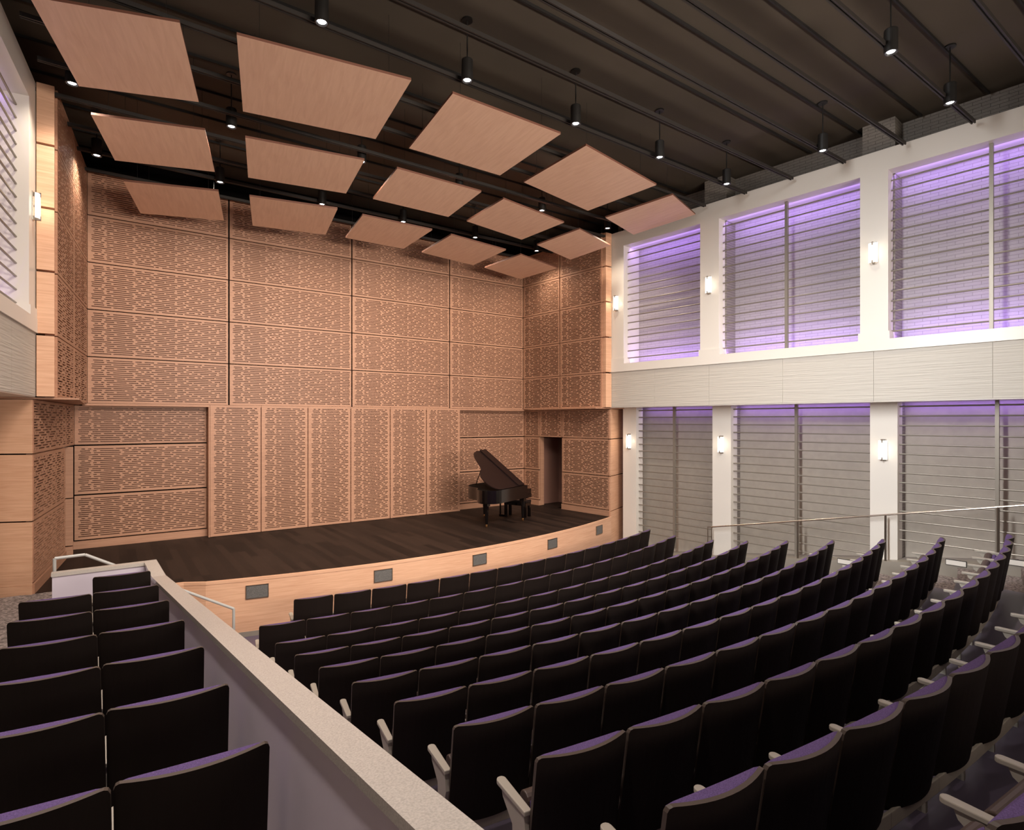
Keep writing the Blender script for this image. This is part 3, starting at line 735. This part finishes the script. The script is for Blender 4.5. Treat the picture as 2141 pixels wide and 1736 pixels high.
# ------------------------------------------------------------------ theatre seats
def make_seat():
    r = thing('theatre_seat', '-', 'theatre seat')
    W = .618; zb, zt = .26, HCH; nu, nv = 12, 6
    th = .026
    yb = lambda u, z: -.072*(1-u*u)-(z-zb)*.16+.03
    def corner(u, v):   # rounded upper corners by pulling the top row in
        z = zb+(zt-zb)*v
        return u*W/2, z
    mb = MB()
    us = [-1+2*i/nu for i in range(nu+1)]
    # outline with rounded corners: columns near ends get lower top
    def top(u):
        x = abs(u)*W/2; rr = .03; e = W/2-x
        return zt if e >= rr else zt-rr+math.sqrt(max(0, rr*rr-(rr-e)**2))
    us = [-1, -.975, -.93, -.89]+[-.8+1.6*i/10 for i in range(11)]+[.89, .93, .975, 1]
    def gridpts(off):
        return [[(u*W/2, yb(u, zb+(top(u)-zb)*v/nv)+off, zb+(top(u)-zb)*v/nv) for v in range(nv+1)] for u in us]
    B, F = gridpts(0), gridpts(th)
    n = len(us)
    for i in range(n-1):
        for v in range(nv):
            mb.q((B[i][v], B[i+1][v], B[i+1][v+1], B[i][v+1]), 0)
            mb.q((F[i][v], F[i][v+1], F[i+1][v+1], F[i+1][v]), 1)
        mb.q((B[i][nv], B[i+1][nv], F[i+1][nv], F[i][nv]), 1)
        mb.q((B[i][0], F[i][0], F[i+1][0], B[i+1][0]), 1)
    for v in range(nv):
        mb.q((B[0][v], B[0][v+1], F[0][v+1], F[0][v]), 1)
        mb.q((B[-1][v], F[-1][v], F[-1][v+1], B[-1][v+1]), 1)
    mb.build('backrest', [M['shell'], M['rim']], r)
    # cushion: crescent between curved shell and a flatter front
    cu = MB()
    us2 = [-.97+1.94*i/14 for i in range(15)]
    def cf(u, z):
        base = -(z-zb)*.16+.03
        back = yb(u, z)+th-.002
        frt = base+th+.012*(1-u*u)
        return back, frt
    vs = [0, .15, .4, .7, .9, .97, 1]
    bk = []; fr = []
    for u in us2:
        tz = top(u)-.004
        bk.append([]); fr.append([])
        for v in vs:
            z = zb+.12+(tz-zb-.12)*v
            b, f = cf(u, z)
            if v == 1: f = b+(f-b)*.8
            if v == 0: f = b+(f-b)*.7
            bk[-1].append((u*W/2, b, z)); fr[-1].append((u*W/2, f, z))
    for i in range(len(us2)-1):
        for v in range(len(vs)-1):
            cu.q((fr[i][v], fr[i][v+1], fr[i+1][v+1], fr[i+1][v]))
        cu.q((bk[i][-1], bk[i+1][-1], fr[i+1][-1], fr[i][-1])); cu.q((bk[i][0], fr[i][0], fr[i+1][0], bk[i+1][0]))
    for i in (0, -1):
        for v in range(len(vs)-1): cu.q((bk[i][v], bk[i][v+1], fr[i][v+1], fr[i][v]))
    cu.build('back_cushion', M['purple'], r, smooth=False)
    # tipped-up seat: rounded slab standing almost upright
    def slab(x, y0, y1, z0, z1, lean, rr, name, mat):
        s = MB(); pr = []
        for i in range(9):
            t = math.pi*i/8; pr.append(((y0+y1)/2-math.cos(t)*(y1-y0)/2, z1-rr+math.sin(t)*rr))
        pr += [(y1, z0+rr*.5), ((y0+y1)/2, z0), (y0, z0+rr*.5)]
        m = len(pr)
        L_ = [(-x, y+(z-z0)*lean, z) for y, z in pr]; R2 = [(x, y+(z-z0)*lean, z) for y, z in pr]
        s.q(L_[::-1]); s.q(R2)
        for i in range(m):
            j = (i+1) % m; s.q((L_[i], L_[j], R2[j], R2[i]))
        return s.build(name, mat, r, fixn=True, bevel=.008)
    slab(.25, .135, .245, .29, .64, -.06, .06, 'seat_pan', M['pan'])
    slab(.24, .075, .15, .33, .62, -.06, .05, 'seat_cushion', M['purple'])
    def arm(sx):
        a = MB(); pl = []
        w = .03
        for i in range(7):
            t = math.pi*i/6; pl.append((sx+w*math.cos(t), .33+w*math.sin(t)))
        pl += [(sx-.024, -.0), (sx+.024, -.0)]
        a.prism(pl, .615, .645)
        a.build('armrest', M['arm'], r, fixn=True, bevel=.006)
        s = MB()
        prf = [(.30, .616), (.02, .616), (.0, .5), (.06, .3), (.06, .0), (.17, .0), (.17, .03), (.16, .08), (.15, .3), (.16, .48), (.28, .57)]
        s.q([(sx-.016, y, z) for y, z in prf]); s.q([(sx+.016, y, z) for y, z in prf][::-1])
        for i in range(len(prf)):
            j = (i+1) % len(prf); a1, b1 = prf[i], prf[j]
            s.q(((sx-.016, *a1), (sx+.016, *a1), (sx+.016, *b1), (sx-.016, *b1)))
        s.build('standard', M['arm'], r, fixn=True)
    arm(-.319)
    MB().box((-.319, -.012, .175), (.319, .012, .275)).build('support_beam', M['beam'], r, bevel=.006)
    return r, arm
seat0, armfn = make_seat()
endproto = None
used = False
grpC = 'theatre seats of the main block'; grpL = 'theatre seats left of the parapet'
def place_seat(x, y, z, rz, label, group):
    global used
    if not used:
        seat0.location = (x, y, z); seat0.rotation_euler = (0, 0, rz); seat0['label'] = label; seat0['group'] = group; used = True
        return seat0
    return dup(seat0, (x, y, z), rz, label, group)
def inview(x, y, z):
    X = x-XC; lat = X*CS-y*SN; dep = X*SN+y*CS
    if dep < .5: return False
    u = 1070+1200*lat/dep; v = 880-1200*(z-CAMZ)/dep
    m = 1200*.45/dep
    return -m < u < 2141+m and v < 1736+1200*.1/dep
nseats = 0
last = []
for i in range(len(ROW)):
    z, n = ROW[i][4], ROW[i][5]
    for k in range(n):
        x, y, ang = rowpt(i, PITCH*(k+.5))
        # measured points are the rear top corners, origin of the seat sits a little ahead of them
        dy = .088
        px, py = x-math.sin(ang)*dy, y+math.cos(ang)*dy
        if not inview(px, py, z+.95): continue
        o = place_seat(px, py, z, ang, 'black backed purple theatre seat, main block, %s row from stage, %s from parapet' % (ORD[i], ORD[k]), grpC)
        nseats += 1
        if k == n-1: last.append(o)
for i, (X, y, c) in enumerate(rowsL):
    z = CAMZ-(c+HCH*.937)
    for k in range(2 if i < 6 else 1):
        ang = -.06-.045*k
        x = XC+X-.292-.583*k; yy = y+.03*k+.085
        so = place_seat(x, yy, z, ang, 'black backed purple theatre seat, left block, %s row from stage, %s' % (ORD[6-i], 'against the parapet' if k == 0 else 'second from parapet'), grpL)
        so.scale = (.937, .937, .937)
# right-hand arms for the end seats of each row
tmp = seat0
arm_src = [c for c in seat0.children if c.name.startswith('armrest')][0]
std_src = [c for c in seat0.children if c.name.startswith('standard')][0]
for o in last:
    for src in (arm_src, std_src):
        c = src.copy(); C.objects.link(c); c.parent = o; c.location = (PITCH, 0, 0)

# ------------------------------------------------------------------ grand piano
PM = Vector((3.81, 13.76, ZS)); e1 = Vector((-.40, .917, 0)).normalized(); e2 = Vector((e1.y*-1, e1.x, 0))
if e2.dot(Vector((-.917, -.4, 0))) < 0: e2 = -e2
rzp = math.atan2(e1.y, e1.x)
hand = e1.cross(e2).z   # sign for local y
pn = thing('grand_piano', 'black grand piano with raised lid on the stage', 'grand piano', PM, rzp)
S = 1 if hand > 0 else -1
def out(s=1.0):
    pts = [(-.74, -.12), (-.74, 1.28)]
    # tail rounding and treble side curve
    def bez(p0, p1, p2, p3, n=12):
        return [tuple((1-t)**3*a+3*(1-t)**2*t*b+3*(1-t)*t*t*c+t**3*d for a, b, c, d in zip(p0, p1, p2, p3)) for t in [i/n for i in range(n+1)]]
    pts += bez((-.74, 1.28), (-.74, 1.74), (-.2, 1.78), (-.04, 1.38))[1:]
    pts += bez((-.04, 1.38), (.1, 1.0), (.74, 1.15), (.74, .5))[1:]
    pts += [(.74, -.12)]
    return pts
OL = out()
def PL(pts): return [(a, S*b) for a, b in (pts if S > 0 else pts[::-1])]
MB().prism(PL(OL), .66, 1.01, 0, 1).build('case', [M['pianoblack'], M['gapblack']], pn, fixn=True)
kb = MB()
kb.box((-.74, min(S*-.36, S*-.1), .64), (.74, max(S*-.36, S*-.1), .74))
kb.box((-.74, min(S*-.34, S*-.1), .74), (-.66, max(S*-.34, S*-.1), .9)); kb.box((.66, min(S*-.34, S*-.1), .74), (.74, max(S*-.34, S*-.1), .9))
kb.build('keybed', M['pianoblack'], pn, bevel=.008)
ks = MB(); ks.box((-.655, min(S*-.30, S*-.13), .74), (.655, max(S*-.30, S*-.13), .765)); ks.build('white_keys', M['ivory'], pn)
bk_ = MB()
for i in range(51):
    if i % 7 in (2, 6): continue
    x = -.64+i*.0251+.0125
    bk_.box((x-.006, min(S*-.22, S*-.13), .765), (x+.006, max(S*-.22, S*-.13), .778))
bk_.build('black_keys', M['pianoblack'], pn)
# lid: hinge on bass side (a=-.74), raised
al = math.radians(36)
lo = [(-.75, .12), (-.75, 1.29)]+[(a*1.01, b*1.005) for a, b in OL[2:-1]]+[(.755, .12)]
def lidp(a, b, t): # rotate about a=-.75, z=1.02
    da = (a+.75)*1.07
    return (-.75+da*math.cos(al)-t*math.sin(al), S*b, 1.02+da*math.sin(al)+t*math.cos(al))
ld = MB(); k = len(lo)
ld.q([lidp(a, b, 0) for a, b in lo]); ld.q([lidp(a, b, .022) for a, b in lo][::-1])
for i in range(k):
    a, b = lo[i], lo[(i+1) % k]; ld.q((lidp(*a, 0), lidp(*b, 0), lidp(*b, .022), lidp(*a, .022)))
lid = ld.build('lid', M['pianomatt'], pn, fixn=True)
fp = MB(); lf = [(-.75, .12), (.755, .12), (.755, .44), (-.75, .44)]
fp.q([lidp(a, b, .03) for a, b in lf]); fp.q([lidp(a, b, .052) for a, b in lf][::-1])
for i in range(4):
    a, b = lf[i], lf[(i+1) % 4]; fp.q((lidp(*a, .03), lidp(*b, .03), lidp(*b, .052), lidp(*a, .052)))
fp.build('lid_flap', M['pianomatt'], pn, fixn=True)
MB().tube((.55, S*.62, 1.0), lidp(.4, .62, 0), .012, 8).build('prop_stick', M['pianoblack'], pn)
md = MB().box((-.35, min(S*.02, S*.06), 1.0), (.35, max(S*.02, S*.06), 1.02)); md.box((-.35, min(S*.10, S*.115), 1.0), (.35, max(S*.10, S*.115), 1.2))
md.build('music_desk', M['pianoblack'], pn)
def pleg(a, b):
    L = MB(); n = 8
    L.box((a-.07, S*b-.07, .56), (a+.07, S*b+.07, .68)); L.tube((a, S*b, .58), (a, S*b, .08), .062, 8, r2=.036)
    l_ = L.build('leg', M['pianoblack'], pn)
    w = MB().tube((a, S*b, .085), (a, S*b, .05), .028, 10); w.tube((a-.014, S*b, .028), (a+.014, S*b, .028), .028, 14)
    w.build('caster', M['brass'], l_)
pleg(-.655, 0); pleg(.655, 0); pleg(-.33, 1.38)
ly = MB(); ly.box((-.13, -.03, .06), (.13, .03, .13)).box((-.12, -.02, .1), (-.085, .02, .66)).box((.085, -.02, .1), (.12, .02, .66)).box((-.14, -.05, .6), (.14, .05, .68))
lyre = ly.build('pedal_lyre', M['pianoblack'], pn, bevel=.005)
for a in (-.06, 0, .06):
    MB().box((a-.012, min(S*-.12, S*-.02), .075), (a+.012, max(S*-.12, S*-.02), .088)).build('pedal', M['brass'], lyre)
bn = thing('piano_bench', 'black padded piano bench behind the grand piano', 'bench', (4.42, 13.9, ZS), rzp)
MB().box((-.38, -.17, .42), (.38, .17, .5)).build('cushion', M['leather'], bn, bevel=.015)
MB().box((-.37, -.16, .34), (.37, .16, .42)).build('apron', M['pianoblack'], bn)
for a in (-.33, .33):
    for b in (-.125, .125): MB().box((a-.035, b-.035, 0), (a+.035, b+.035, .35)).build('leg', M['pianoblack'], bn)

# ------------------------------------------------------------------ unseen lights added to the hall
WARM = (1, .88, .77)
for x, y in ((-5.84, 5.65), (-5.84, 3.57), (-8.1, 3.57), (-8.1, 5.65), (-8.1, 1.5), (-5.84, 1.5)):  # spots added over the left block to brighten the parapet, no fixtures
    L = bpy.data.lights.new('spot_beam', 'SPOT'); L.energy = 150 if x > -5 else 430; L.color = (1, .9, .84); L.spot_size = math.radians(95); L.spot_blend = .9; L.shadow_soft_size = .07
    o = bpy.data.objects.new('spot_beam', L); C.objects.link(o); o.location = (x, y, cz(-6.25)-.97)
area('front_of_house_wash', (.8, -4.6, 4.6), 9, 1.2, 345, WARM, (.1, 18, 4.2), spread=math.radians(80))
area('stage_front_fill', (0, 3.2, 8.9), 10, .6, 340, (1, .88, .78), (0, 9, -6), spread=math.radians(80))  # added fill that brightens the stage fascia and corner panels
area('house_downlight', (0, -1.5, 8.9), 8, 5, 70, (1, .88, .78), (0, .1, -1))
area('wall_fill_right', (-2.6, 4.6, 8.2), .8, 8, 270, (.98, .985, .99), (9, .8, -4.4), spread=math.radians(82))  # added fill that brightens the white right wall, no fixture
area('wall_fill_left', (-4.3, 3.5, 9.3), .5, 6, 70, (1, .9, .8), (-3, 1, -2.6), spread=math.radians(110))  # added fill for the left wall, no fixture
w = bpy.data.worlds.new('w'); bpy.context.scene.world = w; w.use_nodes = True
w.node_tree.nodes['Background'].inputs[0].default_value = (.9, .75, .6, 1); w.node_tree.nodes['Background'].inputs[1].default_value = .05

# ------------------------------------------------------------------ camera
cam = bpy.data.cameras.new('cam'); co = bpy.data.objects.new('camera', cam); C.objects.link(co)
cam.sensor_width = 36; cam.lens = 36*1200/2141; cam.shift_y = 12/2141; cam.clip_start = .05
co.location = (XC, 0, CAMZ); co.rotation_euler = (math.pi/2, 0, -PSI)
sc = bpy.context.scene; sc.camera = co
sc.view_settings.view_transform = 'Standard'; sc.view_settings.look = 'None'; sc.view_settings.gamma = 1
sc.view_settings.use_curve_mapping = False; sc.view_settings.exposure = .42
sc.cycles.use_denoising = True
sc.cycles.max_bounces = 5; sc.cycles.diffuse_bounces = 4; sc.cycles.glossy_bounces = 3; sc.cycles.adaptive_threshold = .03
sc.cycles.sample_clamp_indirect = 6
sc.cycles.use_adaptive_sampling = True
print('seats', nseats)
